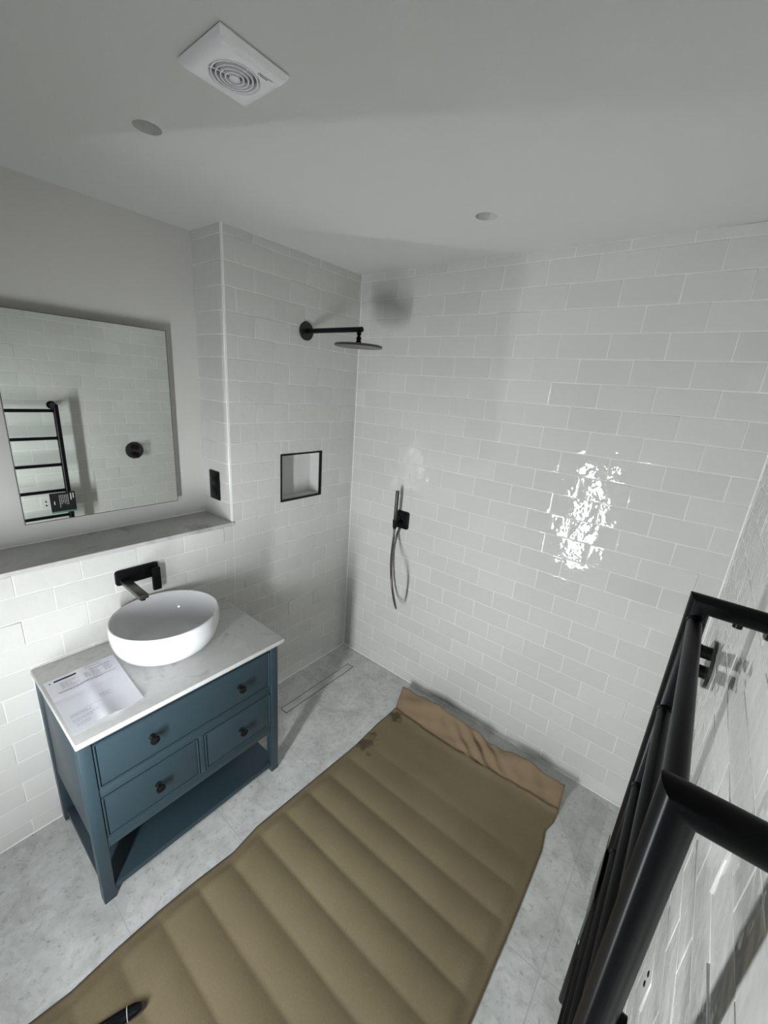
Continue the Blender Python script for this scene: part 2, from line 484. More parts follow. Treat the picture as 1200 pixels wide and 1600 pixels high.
# ------------------------------------------------------------------ floor drain (tile-in channel)
t = empty('floor_drain', (0.205, -0.42, 0), 'long slim tile-in shower drain in the stone floor near the corner', 'drain')
dx0, dx1, dy0, dy1 = 0.181, 0.232, -0.705, -0.146
bm = bmesh.new(); g = 0.0036
for a in ((dx0, dx0 + g, dy0, dy1), (dx1 - g, dx1, dy0, dy1), (dx0 + g, dx1 - g, dy0, dy0 + g), (dx0 + g, dx1 - g, dy1 - g, dy1)):
    box(bm, a[0], a[1], a[2], a[3], 0.0, 0.0006)
obj('gap_shade_strip', bm, GAP_SHADE, parent=t, smooth=False)  # shade of the open slot painted as dark strips on the floor
obj('tile_insert', one_box(dx0 + g, dx1 - g, dy0 + g, dy1 - g, 0.0, 0.0007), FLOOR, parent=t, smooth=False)

# ------------------------------------------------------------------ mirror
my0, my1, mz0, mz1 = -1.5935, -1.018, 1.212, 1.9745
mx = -0.199
t = empty('wall_mirror', (XR, (my0 + my1) / 2, mz0), 'large rectangular wall mirror above the grey marble ledge', 'mirror')
TILT = math.radians(0.4)
def tilt_bm(bm):
    bmesh.ops.rotate(bm, verts=bm.verts, cent=(mx, 0, (mz0 + mz1) / 2), matrix=Matrix.Rotation(TILT, 3, 'Y'))
    return bm
obj('glass', tilt_bm(one_box(mx - 0.001, mx, my0 + 0.0025, my1 - 0.0025, mz0 + 0.0025, mz1 - 0.0025)), MIRROR, parent=t, smooth=False)
bm = bmesh.new()
e = 0.0025
for a in ((my0, my0 + e, mz0, mz1), (my1 - e, my1, mz0, mz1), (my0 + e, my1 - e, mz0, mz0 + e), (my0 + e, my1 - e, mz1 - e, mz1)):
    box(bm, mx - 0.006, mx + 0.0008, a[0], a[1], a[2], a[3])
obj('edge_strip', tilt_bm(bm), DARK_EDGE, parent=t, smooth=False)
obj('backing', one_box(XR, mx - 0.008, my0 + 0.03, my1 - 0.03, mz0 + 0.04, mz1 - 0.04), GREY_BACK, parent=t, smooth=False)

# ------------------------------------------------------------------ socket on the return
sx0, sx1, sz0, sz1 = -0.1775, -0.0915, 1.2105, 1.3555
t = empty('shaver_socket', ((sx0 + sx1) / 2, YC, sz0), 'upright black double socket plate on the tiled return beside the mirror', 'socket')
bm = rounded_plate(bmesh.new(), ((sx0 + sx1) / 2, YC, (sz0 + sz1) / 2), (1, 0, 0), (0, 0, 1), (0, -1, 0), sx1 - sx0, sz1 - sz0, 0.007, 0.004, bev=0.0015)
obj('plate', bm, BLACK_PLASTIC, parent=t)
for zc in (sz0 + 0.043, sz1 - 0.043):
    bm = rounded_plate(bmesh.new(), ((sx0 + sx1) / 2, YC - 0.007, zc), (1, 0, 0), (0, 0, 1), (0, -1, 0), 0.052, 0.05, 0.0015, 0.003, bev=0.0006)
    for dx in (-0.012, 0.012):
        box(bm, (sx0 + sx1) / 2 + dx - 0.0025, (sx0 + sx1) / 2 + dx + 0.0025, YC - 0.0092, YC - 0.0084, zc - 0.012, zc + 0.004)
    obj('outlet', bm, BLACK, parent=t)

# ------------------------------------------------------------------ extractor fan on the ceiling
fx0, fx1, fy0, fy1 = 0.756, 0.903, -1.385, -1.238
fcx, fcy = (fx0 + fx1) / 2, (fy0 + fy1) / 2
FT = 0.021
t = empty('extractor_fan', (fcx, fcy, H), 'square white extractor fan with round ringed grille on the ceiling', 'fan')
bm = bmesh.new()
ro, fr = 0.004, 0.050
def sqring(half, z, n=48):
    out = []
    for k in range(n):
        a = 2 * math.pi * k / n + math.pi / 4
        c, s = math.cos(a), math.sin(a); m_ = max(abs(c), abs(s))
        out.append(bm.verts.new((fcx + half * c / m_, fcy + half * s / m_, z)))
    return out
def ciring(r, z, n=48):
    return [bm.verts.new((fcx + r * math.cos(2 * math.pi * k / n + math.pi / 4), fcy + r * math.sin(2 * math.pi * k / n + math.pi / 4), z)) for k in range(n)]
hf = (fx1 - fx0) / 2
rr = [sqring(hf, H), sqring(hf + 0.003, H - 0.004), sqring(hf - 0.001, H - FT * 0.55), sqring(hf - 0.008, H - FT * 0.92), sqring(hf - 0.016, H - FT), ciring(fr, H - FT), ciring(fr - 0.002, H - FT + 0.003), ciring(fr - 0.003, H - 0.002)]
for a, b in zip(rr, rr[1:]):
    for k in range(48): bm.faces.new((a[k], a[(k + 1) % 48], b[(k + 1) % 48], b[k]))
bm.faces.new(rr[-1])
obj('housing', bm, WHITE_PLASTIC, parent=t, sharp=40)
DGREY = mat('fan_void_shade', (0.20, 0.21, 0.21), 0.5)  # shading inside the grille put into a grey disc
obj('void_shade_disc', lathe(bmesh.new(), [(0.0, 0), (fr - 0.004, 0), (fr - 0.004, 0.002), (0, 0.002)], (fcx, fcy, H - 0.008), (0, 0, 1), 40), DGREY, parent=t)
bm = bmesh.new()
for q in range(5):
    r0 = 0.009 + q * 0.0088
    n = 48
    vs = []
    zo = H - FT + 0.002 - (1 - (r0 / fr) ** 2) * 0.004
    for k in range(n):
        a = 2 * math.pi * k / n
        vs.append([bm.verts.new((fcx + (r0 + dr) * math.cos(a), fcy + (r0 + dr) * math.sin(a), zo + dz)) for dr, dz in ((-0.0012, 0), (0.0012, 0), (0.0012, 0.006), (-0.0012, 0.006))])
    for k in range(n):
        for i in range(4):
            bm.faces.new((vs[k][i], vs[(k + 1) % n][i], vs[(k + 1) % n][(i + 1) % 4], vs[k][(i + 1) % 4]))
for k in range(3):
    a = 2 * math.pi * k / 3 + 2.2
    d = Vector((math.cos(a), math.sin(a), 0))
    tube(bm, [Vector((fcx, fcy, H - FT + 0.003)) + d * 0.004, Vector((fcx, fcy, H - FT + 0.004)) + d * (fr - 0.001)], 0.0013, 6)
lathe(bm, [(0, 0), (0.007, 0.0005), (0.0075, 0.003), (0, 0.006)], (fcx, fcy, H - FT - 0.002), (0, 0, 1), 20)
obj('grille', bm, WHITE_PLASTIC, parent=t)
# small printed mark in the corner of the cover
GREYPRINT = mat('grey_print', (0.12, 0.13, 0.13), 0.6)
bm = bmesh.new()
zz = H - FT - 0.0003
def strip(p, q, w):
    p, q = Vector((*p, zz)), Vector((*q, zz)); d = (q - p).normalized(); s = Vector((-d.y, d.x, 0)) * w
    bm.faces.new([bm.verts.new(v) for v in (p + s, q + s, q - s, p - s)])
lx, ly = fx1 - 0.019, fcy + 0.020
for k in range(10):
    a0, a1 = 2 * math.pi * k / 10, 2 * math.pi * (k + 1) / 10
    strip((lx + 0.003 * math.cos(a0), ly + 0.003 * math.sin(a0)), (lx + 0.003 * math.cos(a1), ly + 0.003 * math.sin(a1)), 0.0006)
strip((lx + 0.002, ly - 0.003), (lx + 0.004, ly + 0.028), 0.0007)
strip((lx - 0.002, ly + 0.004), (lx - 0.001, ly + 0.020), 0.0012)
obj('printed_mark', bm, GREYPRINT, parent=t, smooth=False)

# ------------------------------------------------------------------ rain shower
SY, SZ = -0.4047, 2.055
t = empty('rain_shower', (0, SY, SZ), 'dark round rain shower head on a straight wall arm', 'shower head')
obj('wall_flange', lathe(bmesh.new(), [(0, 0), (0.044, 0), (0.045, 0.002), (0.045, 0.007), (0.043, 0.009), (0, 0.009)], (0, SY, SZ), (1, 0, 0), 40), GUN_DARK, parent=t)
obj('arm', tube(bmesh.new(), [(0.007, SY, SZ), (0.385, SY, SZ)], 0.0115, 24), BLACK, parent=t)
bm = lathe(bmesh.new(), [(0, 0), (0.0105, 0), (0.0105, 0.016), (0.0065, 0.020), (0.0065, 0.023), (0.0115, 0.028), (0.0115, 0.036), (0.008, 0.040), (0.012, 0.043), (0.0125, 0.058), (0, 0.058)], (0.368, SY, SZ - 0.006), (0, 0, -1), 24)
obj('swivel_joint', bm, BLACK, parent=t)
bm = lathe(bmesh.new(), [(0, 0), (0.020, 0), (0.108, 0.0015), (0.1115, 0.004), (0.1115, 0.0095), (0.109, 0.012), (0, 0.012)], (0.368, SY, SZ - 0.064), (0, 0, -1), 56)
obj('head_disc', bm, GUN, parent=t)

# ------------------------------------------------------------------ hand shower
hx, hz = 0.428, 1.067
t = empty('hand_shower', (hx, 0, hz), 'slim dark hand shower with looped hose on a square wall plate', 'hand shower')
bm = rounded_plate(bmesh.new(), (hx, 0, hz), (1, 0, 0), (0, 0, 1), (0, -1, 0), 0.088, 0.107, 0.012, 0.014, bev=0.003)
obj('wall_plate', bm, BLACK, parent=t)
bm = tube(bmesh.new(), [(0.424, -0.011, hz - 0.012), (0.420, -0.052, hz - 0.012)], 0.011, 20)
tube(bm, [(0.4195, -0.068, hz - 0.035), (0.4195, -0.068, hz + 0.010)], [0.0125, 0.0155], 24)
obj('holder', bm, BLACK, parent=t)
bm = lathe(bmesh.new(), [(0, 0), (0.0085, 0), (0.0095, 0.003), (0.0095, 0.05), (0.0105, 0.055), (0.0105, 0.228), (0.0098, 0.231), (0, 0.231)], (0.4200, -0.070, 1.022), (0.0, 0.0, 1), 28)
obj('handset', bm, GUN_DARK, parent=t)
pts = []
A = [(0.4200, -0.070, 1.026), (0.4251, -0.078, 0.9709), (0.4518, -0.12, 0.9096), (0.489, -0.17, 0.8563), (0.5299, -0.215, 0.8058), (0.5526, -0.225, 0.7384), (0.5482, -0.19, 0.6505), (0.5302, -0.14, 0.5726), (0.4962, -0.1, 0.5549), (0.4538, -0.065, 0.5763), (0.422, -0.047, 0.6451), (0.3998, -0.036, 0.7422), (0.3899, -0.028, 0.8647), (0.4013, -0.02, 0.9578), (0.417, -0.016, 1.0105)]
A = [Vector(p) for p in A]
for i in range(len(A) - 1):
    p0, p1, p2, p3 = A[max(0, i - 1)], A[i], A[i + 1], A[min(len(A) - 1, i + 2)]
    for k in range(6):
        s = k / 6
        pts.append(0.5 * ((2 * p1) + (p2 - p0) * s + (2 * p0 - 5 * p1 + 4 * p2 - p3) * s * s + (3 * p1 - p0 - 3 * p2 + p3) * s ** 3))
pts.append(A[-1])
HOSE = mat('hose_metal', (0.16, 0.145, 0.14), 0.25, 0.9)
N_, L_, b_ = nt(HOSE)
tc_ = N_.new('ShaderNodeTexCoord'); wv = N_.new('ShaderNodeTexWave'); wv.bands_direction = 'Z'; wv.inputs['Scale'].default_value = 80
L_.new(tc_.outputs['Object'], wv.inputs['Vector']); bump(N_, L_, b_, wv.outputs[0], 0.3, 0.001)
obj('hose', tube(bmesh.new(), pts, 0.0062, 12), HOSE, parent=t, sharp=None, label='ribbed metal hose hanging in a loop')

# ------------------------------------------------------------------ basin tap on the wall
t = empty('basin_tap', (0, -1.303, 0.99), 'dark wall-mounted basin tap with flat spout above the white bowl', 'tap')
bm = rounded_plate(bmesh.new(), (0, -1.303, 0.9905), (0, 1, 0), (0, 0, 1), (1, 0, 0), 0.166, 0.064, 0.012, 0.012, bev=0.003)
obj('back_plate', bm, BLACK, parent=t)
bm = one_box(0.011, 0.195, -1.3715, -1.3365, 0.966, 0.984, bevel=0.003)
obj('spout', bm, GUN, parent=t, label='flat brushed grey spout')
for c in list(t.children):
    if c.name.startswith('spout'):
        obj('aerator', tube(bmesh.new(), [(0.180, -1.354, 0.967), (0.180, -1.354, 0.958)], 0.010, 20), BLACK, parent=c)
bm = tube(bmesh.new(), [(0.011, -1.241, 0.992), (0.034, -1.241, 0.992)], 0.017, 24)
obj('lever_hub', bm, BLACK, parent=t)
bm = one_box(0.024, 0.040, -1.2575, -1.2235, 0.905, 1.008, bevel=0.004)
obj('lever', bm, BLACK, parent=t)

# ------------------------------------------------------------------ vanity unit
t = empty('vanity_unit', (0.24, -1.315, 0), 'teal blue vanity unit with pale marble top and open bottom shelf', 'vanity unit')
VX0, VX1, VY0, VY1 = 0.004, 0.476, -1.685, -0.946
LEG = 0.037; ZT = 0.705
obj('countertop', one_box(0.001, 0.493, -1.6905, -0.921, ZT, 0.7255, bevel=0.004, seg=3), MARBLE, parent=t, sharp=40, label='pale marble top')
for lx, ly in ((VX1 - LEG, VY0), (VX1 - LEG, VY1 - LEG), (VX0, VY0), (VX0, VY1 - LEG)):
    obj('leg', one_box(lx, lx + LEG, ly, ly + LEG, 0, ZT, bevel=0.0022), TEAL, parent=t)
for y0 in (VY0 + 0.006, VY1 - 0.006 - 0.018):
    obj('side_panel', one_box(VX0 + LEG, VX1 - LEG, y0, y0 + 0.018, 0.262, ZT, bevel=0.001), TEAL, parent=t)
obj('back_panel', one_box(VX0 + 0.002, VX0 + 0.012, VY0 + LEG, VY1 - LEG, 0.05, ZT), TEAL, parent=t, smooth=False)
obj('shelf', one_box(VX0 + 0.012, VX1 - 0.006, VY0 + 0.010, VY1 - 0.010, 0.032, 0.056, bevel=0.0015), TEAL, parent=t)
obj('drawer_box', one_box(VX0 + 0.02, VX1 - 0.03, VY0 + 0.03, VY1 - 0.03, 0.256, ZT - 0.002), GAP_SHADE, parent=t, smooth=False, label='drawer carcass behind the fronts, painted dark as gap shade')
bm = bmesh.new()
fy0_, fy1_ = VY0 + LEG, VY1 - LEG
xa, xb = VX1 - 0.028, VX1 - 0.004
box(bm, xa, xb, fy0_, fy1_, 0.683, ZT, bevel=0.001)
box(bm, xa, xb, fy0_, fy1_, 0.461, 0.497, bevel=0.001)
box(bm, xa, xb, fy0_, fy1_, 0.238, 0.279, bevel=0.001)
box(bm, xa, xb, -1.3175, -1.2965, 0.279, 0.461, bevel=0.001)
obj('face_frame', bm, TEAL, parent=t)
def drawer(y0, y1, z0, z1, knobs):
    g = 0.003
    y0 += g; y1 -= g; z0 += g; z1 -= g
    bm = bmesh.new()
    # cock-beaded front: outer raised bead, groove, flat panel
    levels = [(0.0, VX1 - 0.030), (0.0, VX1 - 0.0035), (0.0012, VX1 - 0.0015), (0.0045, VX1 - 0.0015), (0.0058, VX1 - 0.0035), (0.0062, VX1 - 0.0085), (0.0078, VX1 - 0.0085), (0.0088, VX1 - 0.005), (0.0105, VX1 - 0.0045)]
    rings = [[bm.verts.new((x, a, b)) for a, b in ((y0 + i, z0 + i), (y1 - i, z0 + i), (y1 - i, z1 - i), (y0 + i, z1 - i))] for i, x in levels]
    for a, b in zip(rings, rings[1:]):
        for k in range(4): bm.faces.new((a[k], a[(k + 1) % 4], b[(k + 1) % 4], b[k]))
    bm.faces.new(rings[-1]); bm.faces.new(list(reversed(rings[0])))
    d = obj('drawer', bm, TEAL, parent=t, sharp=25)
    for ky, kz in knobs:
        prof = [(0, -0.001), (0.0105, -0.001), (0.0105, 0.003), (0.0065, 0.006), (0.006, 0.013), (0.009, 0.017), (0.0145, 0.021), (0.0160, 0.026), (0.0140, 0.031), (0.008, 0.0345), (0, 0.0355)]
        obj('knob', lathe(bmesh.new(), prof, (VX1 - 0.0045, ky, kz), (1, 0, 0), 28), KNOB, parent=d, label='gloss black round knob')
drawer(VY0 + LEG, VY1 - LEG, 0.497, 0.683, [(-1.476, 0.589), (-1.134, 0.587)])
drawer(VY0 + LEG, -1.3175, 0.279, 0.461, [(-1.475, 0.367)])
drawer(-1.2965, VY1 - LEG, 0.279, 0.461, [(-1.135, 0.366)])

# ------------------------------------------------------------------ basin
BC = (0.197, -1.282)
prof = [(0.0, 0.006), (0.10, 0.004), (0.128, 0.0), (0.140, 0.002), (0.158, 0.012), (0.178, 0.030), (0.192, 0.055), (0.2005, 0.085), (0.2035, 0.115), (0.2025, 0.140), (0.2005, 0.150), (0.1975, 0.1535), (0.1940, 0.152), (0.1925, 0.146),
        (0.1915, 0.125), (0.188, 0.095), (0.178, 0.065), (0.155, 0.040), (0.115, 0.026), (0.06, 0.020), (0.024, 0.0185), (0.0, 0.018)]
bm = lathe(bmesh.new(), prof, (BC[0], BC[1], 0.7255), (0, 0, 1), 72, sx=0.935, sy=0.995, u=(1, 0, 0))
basin = tag(obj('basin', bm, CERAMIC, sharp=None), 'round glossy white bowl basin standing on the marble vanity top', 'basin')

# ------------------------------------------------------------------ instruction sheet on the vanity top
PAPER = mat('white_paper', (0.80, 0.80, 0.85), 0.7)
INK = mat('grey_ink', (0.36, 0.36, 0.40), 0.8)
INK_DARK = mat('black_ink', (0.02, 0.02, 0.03), 0.8)
c00, c10, c11, c01 = (Vector(p) for p in ((0.122, -1.680, 0), (0.112, -1.458, 0), (0.441, -1.477, 0), (0.447, -1.681, 0)))
def sheet(u, v):
    """u across (left to right), v down the page."""
    p = (c00 * (1 - u) + c10 * u) * (1 - v) + (c01 * (1 - u) + c11 * u) * v
    ridge = math.exp(-((u - 0.50) / 0.10) ** 2) * (0.0035 + 0.0075 * v * v)
    fold = -0.0015 * math.exp(-((v - 0.40) / 0.03) ** 2)
    curl = 0.006 * max(0, v - 0.75) / 0.25 * (0.4 + 0.6 * math.sin(u * math.pi)) + 0.004 * max(0, u - 0.8) / 0.2 * v
    p.z = 0.7262 + 0.002 + ridge + fold + curl + 0.0008 * math.sin(u * 9 + v * 5)
    p.x += 0.012 * math.exp(-((u - 0.50) / 0.06) ** 2) * v * v
    return p
bm = bmesh.new()
nu, nv = 28, 40
grid = [[bm.verts.new(sheet(i / nu, j / nv)) for i in range(nu + 1)] for j in range(nv + 1)]
for j in range(nv):
    for i in range(nu): bm.faces.new((grid[j][i], grid[j][i + 1], grid[j + 1][i + 1], grid[j + 1][i])).material_index = 0
def ink(u0, u1, v0, v1, mi):
    n = max(1, int((u1 - u0) * 28))
    up = Vector((0, 0, 0.0005))
    for k in range(n):
        a, b = u0 + (u1 - u0) * k / n, u0 + (u1 - u0) * (k + 1) / n
        bm.faces.new([bm.verts.new(sheet(x, y) + up) for x, y in ((a, v0), (b, v0), (b, v1), (a, v1))]).material_index = mi
ink(0.12, 0.42, 0.045, 0.075, 2)
ink(0.055, 0.075, 0.055, 0.075, 2)
rnd = random.Random(3)
def textlines(u0, u1, v0, n, dv, mi=1, h=0.006):
    for k in range(n):
        a = u0
        end = u1 - rnd.random() * (u1 - u0) * 0.45
        while a < end:
            b = min(end, a + 0.02 + rnd.random() * 0.05)
            ink(a, b, v0 + k * dv, v0 + k * dv + h, mi); a = b + 0.008
textlines(0.17, 0.42, 0.12, 6, 0.022)
textlines(0.55, 0.95, 0.03, 2, 0.018)
textlines(0.60, 0.95, 0.095, 1, 0.02, 2, 0.007)
textlines(0.60, 0.76, 0.125, 7, 0.020)
textlines(0.78, 0.93, 0.125, 6, 0.020)
textlines(0.50, 0.60, 0.13, 5, 0.020)
ink(0.10, 0.92, 0.275, 0.283, 1); textlines(0.11, 0.90, 0.288, 1, 0.02, 1, 0.010)
ink(0.10, 0.50, 0.70, 0.703, 1)
textlines(0.08, 0.42, 0.72, 2, 0.022); textlines(0.52, 0.72, 0.60, 3, 0.025); textlines(0.08, 0.5, 0.80, 2, 0.03); textlines(0.10, 0.40, 0.88, 2, 0.03)
sh = obj('instruction_sheet', bm, [PAPER, INK, INK_DARK], smooth=True, sharp=60)
tag(sh, 'creased white printed paper sheet lying on the marble beside the basin', 'paper')

# ------------------------------------------------------------------ towel rail on the right wall
RX, RZ, RYF, RYN, RR = 1.801, 1.4625, -0.972, -1.490, 0.0185
t = empty('towel_rail', (W, (RYF + RYN) / 2, 0.25), 'black ladder towel rail standing off the tiled right wall', 'towel rail')
for y in (RYF, RYN):
    obj('upright', tube(bmesh.new(), [(W - 0.006, y, RZ), (RX, y, RZ), (RX, y, 0.22), (W - 0.006, y, 0.22)], RR, 28), BLACK, parent=t, sharp=30)
for y in (RYF, RYN):
    for z in (RZ, 0.22):
        obj('wall_flange', lathe(bmesh.new(), [(0, 0), (0.030, 0), (0.030, 0.006), (0.028, 0.008), (0, 0.008)], (W, y, z), (-1, 0, 0), 32), BLACK, parent=t)
for k in range(6):
    z = 1.430 - k * 0.2075
    bm = tube(bmesh.new(), [(RX, RYN + RR * 0.6, z), (RX, RYF - RR * 0.6, z)], 0.0122, 24)
    tube(bm, [(RX, RYF - RR - 0.006, z), (RX, RYF - RR * 0.6, z)], 0.0136, 24)
    tube(bm, [(RX, RYN + RR + 0.006, z), (RX, RYN + RR * 0.6, z)], 0.0136, 24)
    obj('rung', bm, BLACK, parent=t, sharp=30)
obj('grub_screw', tube(bmesh.new(), [(1.862, RYF, RZ - RR + 0.002), (1.862, RYF, RZ - RR - 0.006)], 0.0075, 16), BLACK, parent=t)
obj('bleed_valve', tube(bmesh.new(), [(RX + RR - 0.004, RYN, 1.142), (RX + RR + 0.007, RYN, 1.142)], 0.009, 16), BLACK, parent=t)

# product card hanging on the far upright
t = empty('product_card', (1.777, -1.018, 0.62), 'black printed card with green bottom edge hanging on the towel rail', 'card')
CARD = mat('black_card', (0.012, 0.013, 0.013), 0.35)
GREEN = mat('green_edge', (0.07, 0.20, 0.16), 0.4)
CARDTEXT = mat('white_print', (0.7, 0.7, 0.7), 0.6)
cz0, cz1, cy0, cy1 = 0.628, 0.795, -1.102, -0.935
bm = one_box(1.7805, 1.7822, cy0, cy1, cz0 + 0.014, cz1, bevel=0.001)
def cl(y0, y1, z0, z1):
    bm.faces.new([bm.verts.new((1.7803, a, b)) for a, b in ((y0, z0), (y1, z0), (y1, z1), (y0, z1))]).material_index = 1
rnd = random.Random(5)
cl(-0.952, -0.946, 0.74, 0.782); cl(-0.968, -0.962, 0.728, 0.782)
for k in range(6):
    y = -0.985 - k * 0.011
    z = 0.775
    while z > 0.69 + rnd.random() * 0.03:
        l = 0.008 + rnd.random() * 0.014
        cl(y - 0.0012, y + 0.0012, z - l, z); z -= l + 0.003
cl(-1.078, -1.073, 0.70, 0.728)
obj('printed_face', bm, [CARD, CARDTEXT], parent=t, smooth=False)
obj('bottom_edge', one_box(1.7800, 1.7823, cy0, cy1, cz0, cz0 + 0.014, bevel=0.001), GREEN, parent=t, label='green bottom edge')

# two little fixings on the wall behind the rail
for z, lab in ((0.700, 'upper of two tiny black wall fixings behind the towel rail'), (0.668, 'lower of two tiny black wall fixings behind the towel rail')):
    bm = lathe(bmesh.new(), [(0, -0.001), (0.0065, -0.001), (0.006, 0.003), (0.003, 0.004), (0, 0.004)], (W, -1.103, z), (-1, 0, 0), 16)
    tag(obj('wall_fixing', bm, BLACK), lab, 'fixing', 'black wall fixings')

# ------------------------------------------------------------------ shower valve on the right wall
vy, vz = -0.415, 1.072
t = empty('shower_valve', (W, vy, vz), 'round dark shower valve plate with two knobs on the tiled right wall', 'shower valve')
obj('plate', lathe(bmesh.new(), [(0, 0), (0.074, 0), (0.075, 0.002), (0.075, 0.008), (0.073, 0.010), (0, 0.010)], (W, vy, vz), (-1, 0, 0), 48), GUN_DARK, parent=t)
for dz, an in ((0.033, 2.3), (-0.033, -1.1)):
    bm = lathe(bmesh.new(), [(0, 0), (0.020, 0), (0.020, 0.024), (0.0215, 0.026), (0.0215, 0.052), (0.020, 0.054), (0, 0.054)], (W - 0.009, vy, vz + dz), (-1, 0, 0), 32)
    k = obj('knob', bm, BLACK, parent=t)
    d = Vector((0, math.cos(an), math.sin(an)))
    c = Vector((W - 0.046, vy, vz + dz))
    obj('lever', tube(bmesh.new(), [c + d * 0.015, c + d * 0.036], 0.0045, 12), BLACK, parent=k)

# ------------------------------------------------------------------ brown protective paper on the floor
def make_kraft():
    m = mat('brown_paper', (0.23, 0.165, 0.095), 0.78)
    N, L, b = nt(m)
    n1 = noise(N, L, 2.2, 4, 0.5)
    r1 = ramp(N, L, n1.outputs[0], [(0.3, (0.150, 0.116, 0.061)), (0.7, (0.192, 0.152, 0.085))])
    n2 = noise(N, L, 160, 3, 0.6)
    r2 = ramp(N, L, n2.outputs[0], [(0.3, (0.92, 0.92, 0.92)), (0.7, (1.06, 1.06, 1.06))])
    x = N.new('ShaderNodeMix'); x.data_type = 'RGBA'; x.blend_type = 'MULTIPLY'; x.inputs[0].default_value = 1
    L.new(r1.outputs[0], x.inputs[6]); L.new(r2.outputs[0], x.inputs[7])
    # turned-up end: lit tone of the light-facing flap put into the colour, slightly pinker
    tc = N.new('ShaderNodeTexCoord'); sep = N.new('ShaderNodeSeparateXYZ'); L.new(tc.outputs['Object'], sep.inputs[0])
    mr = N.new('ShaderNodeMapRange'); mr.inputs[1].default_value = -0.262; mr.inputs[2].default_value = -0.247
    L.new(sep.outputs[1], mr.inputs[0])
    fl = N.new('ShaderNodeMix'); fl.data_type = 'RGBA'; L.new(mr.outputs[0], fl.inputs[0]); L.new(x.outputs[2], fl.inputs[6]); fl.inputs[7].default_value = (0.235, 0.165, 0.097, 1)
    cur = fl.outputs[2]
    # wet stains: blobs about given points, their rims broken by noise
    nz = noise(N, L, 22, 4, 0.6)
    for (sx, sy, sr, am, sq) in ((0.712, -0.300, 0.052, 0.85, 1.0), (0.700, -0.545, 0.060, 0.75, 0.6), (0.760, -0.60, 0.03, 0.55, 1.4), (0.623, -0.118, 0.010, 0.97, 1.0), (1.590, -0.357, 0.013, 0.9, 1.5)):
        d = N.new('ShaderNodeVectorMath'); d.operation = 'SUBTRACT'; d.inputs[1].default_value = (sx, sy, 0)
        s = N.new('ShaderNodeVectorMath'); s.operation = 'MULTIPLY'; s.inputs[1].default_value = (1.0 / sr, sq / sr, 0)
        ln = N.new('ShaderNodeVectorMath'); ln.operation = 'LENGTH'
        L.new(tc.outputs['Object'], d.inputs[0]); L.new(d.outputs[0], s.inputs[0]); L.new(s.outputs[0], ln.inputs[0])
        ad = N.new('ShaderNodeMath'); ad.operation = 'MULTIPLY_ADD'; ad.inputs[1].default_value = 2.4
        L.new(nz.outputs[0], ad.inputs[0]); L.new(ln.outputs['Value'], ad.inputs[2])
        mr = N.new('ShaderNodeMapRange'); mr.inputs[1].default_value = 1.95; mr.inputs[2].default_value = 1.55; mr.inputs[3].default_value = 0; mr.inputs[4].default_value = am
        L.new(ad.outputs[0], mr.inputs[0])
        mx = N.new('ShaderNodeMix'); mx.data_type = 'RGBA'; L.new(mr.outputs[0], mx.inputs[0]); L.new(cur, mx.inputs[6]); mx.inputs[7].default_value = (0.045, 0.025, 0.010, 1)
        cur = mx.outputs[2]
    L.new(cur, b.inputs['Base Color'])
    bump(N, L, b, n2.outputs[0], 0.15, 0.0008)
    return m
KRAFT = make_kraft()
def interp(tab, s):
    for (a, va), (b, vb) in zip(tab, tab[1:]):
        if s <= b:
            k = (s - a) / (b - a); return va + (vb - va) * k
    return tab[-1][1]
# left and right edges as x over -y
LE = [(0.10, 0.615), (0.25, 0.668), (0.40, 0.660), (0.60, 0.668), (0.93, 0.652), (1.18, 0.640), (1.30, 0.655), (1.44, 0.640), (1.57, 0.632), (1.70, 0.632), (1.83, 0.638), (2.05, 0.610)]
RE = [(0.10, 1.590), (0.22, 1.600), (0.30, 1.600), (0.36, 1.585), (0.45, 1.600), (0.70, 1.602), (1.09, 1.598), (2.05, 1.60)]
RIDGE = 0.129; RY0 = -1.831
def kraft_z(u, y, x):
    far = max(0.0, min(1.0, (-y - 0.42) / 0.45))
    edge = min(1.0, min(u, 1 - u) / 0.075)
    edge = edge * edge * (3 - 2 * edge)
    ph = (y - RY0) / RIDGE + 0.10 * math.sin(x * 2.1 + 0.4) * 0.6
    pil = abs(math.sin(math.pi * ph)) ** 0.8
    z = 0.0025 + 0.0125 * pil * edge * far
    z += 0.003 * (math.sin(x * 7 + y * 3) * math.sin(y * 6 - x * 2) + 1) * 0.5 * edge
    # hem lip
    z += 0.004 * math.exp(-((min(u, 1 - u) - 0.055) / 0.012) ** 2) * far
    # the far end is folded up
    yf = -0.245 + 0.02 * math.sin(x * 4 + 0.8)
    if y > yf:
        s = (y - yf)
        z += 0.50 * s * (1 + 0.12 * math.sin(x * 23 + 1) + 0.14 * math.sin(x * 11 - y * 30)) + 0.006 * math.sin(x * 17 + y * 55) * math.sin(x * 41 - y * 20) * min(1, s / 0.04)
        z += 0.006 * math.exp(-((u - 0.55) / 0.13) ** 2) * math.sin(u * 60 + y * 90) * 1.6
    else:
        z += 0.010 * math.exp(-((y - yf) / 0.03) ** 2)
    return z
bm = bmesh.new()
rows = []
nyp, nxp = 240, 70
for j in range(nyp + 1):
    s = 0.128 + (2.03 - 0.128) * j / nyp
    xl, xr = interp(LE, s), interp(RE, s)
    row = []
    for i in range(nxp + 1):
        u = i / nxp
        x = xl + (xr - xl) * u
        y = -s + (0.008 * math.sin(u * 19) + 0.012 * math.sin(u * 7 + 1)) * max(0, 1 - (s - 0.128) / 0.05) * 0.5
        row.append(bm.verts.new((x, y, kraft_z(u, y, x))))
    rows.append(row)
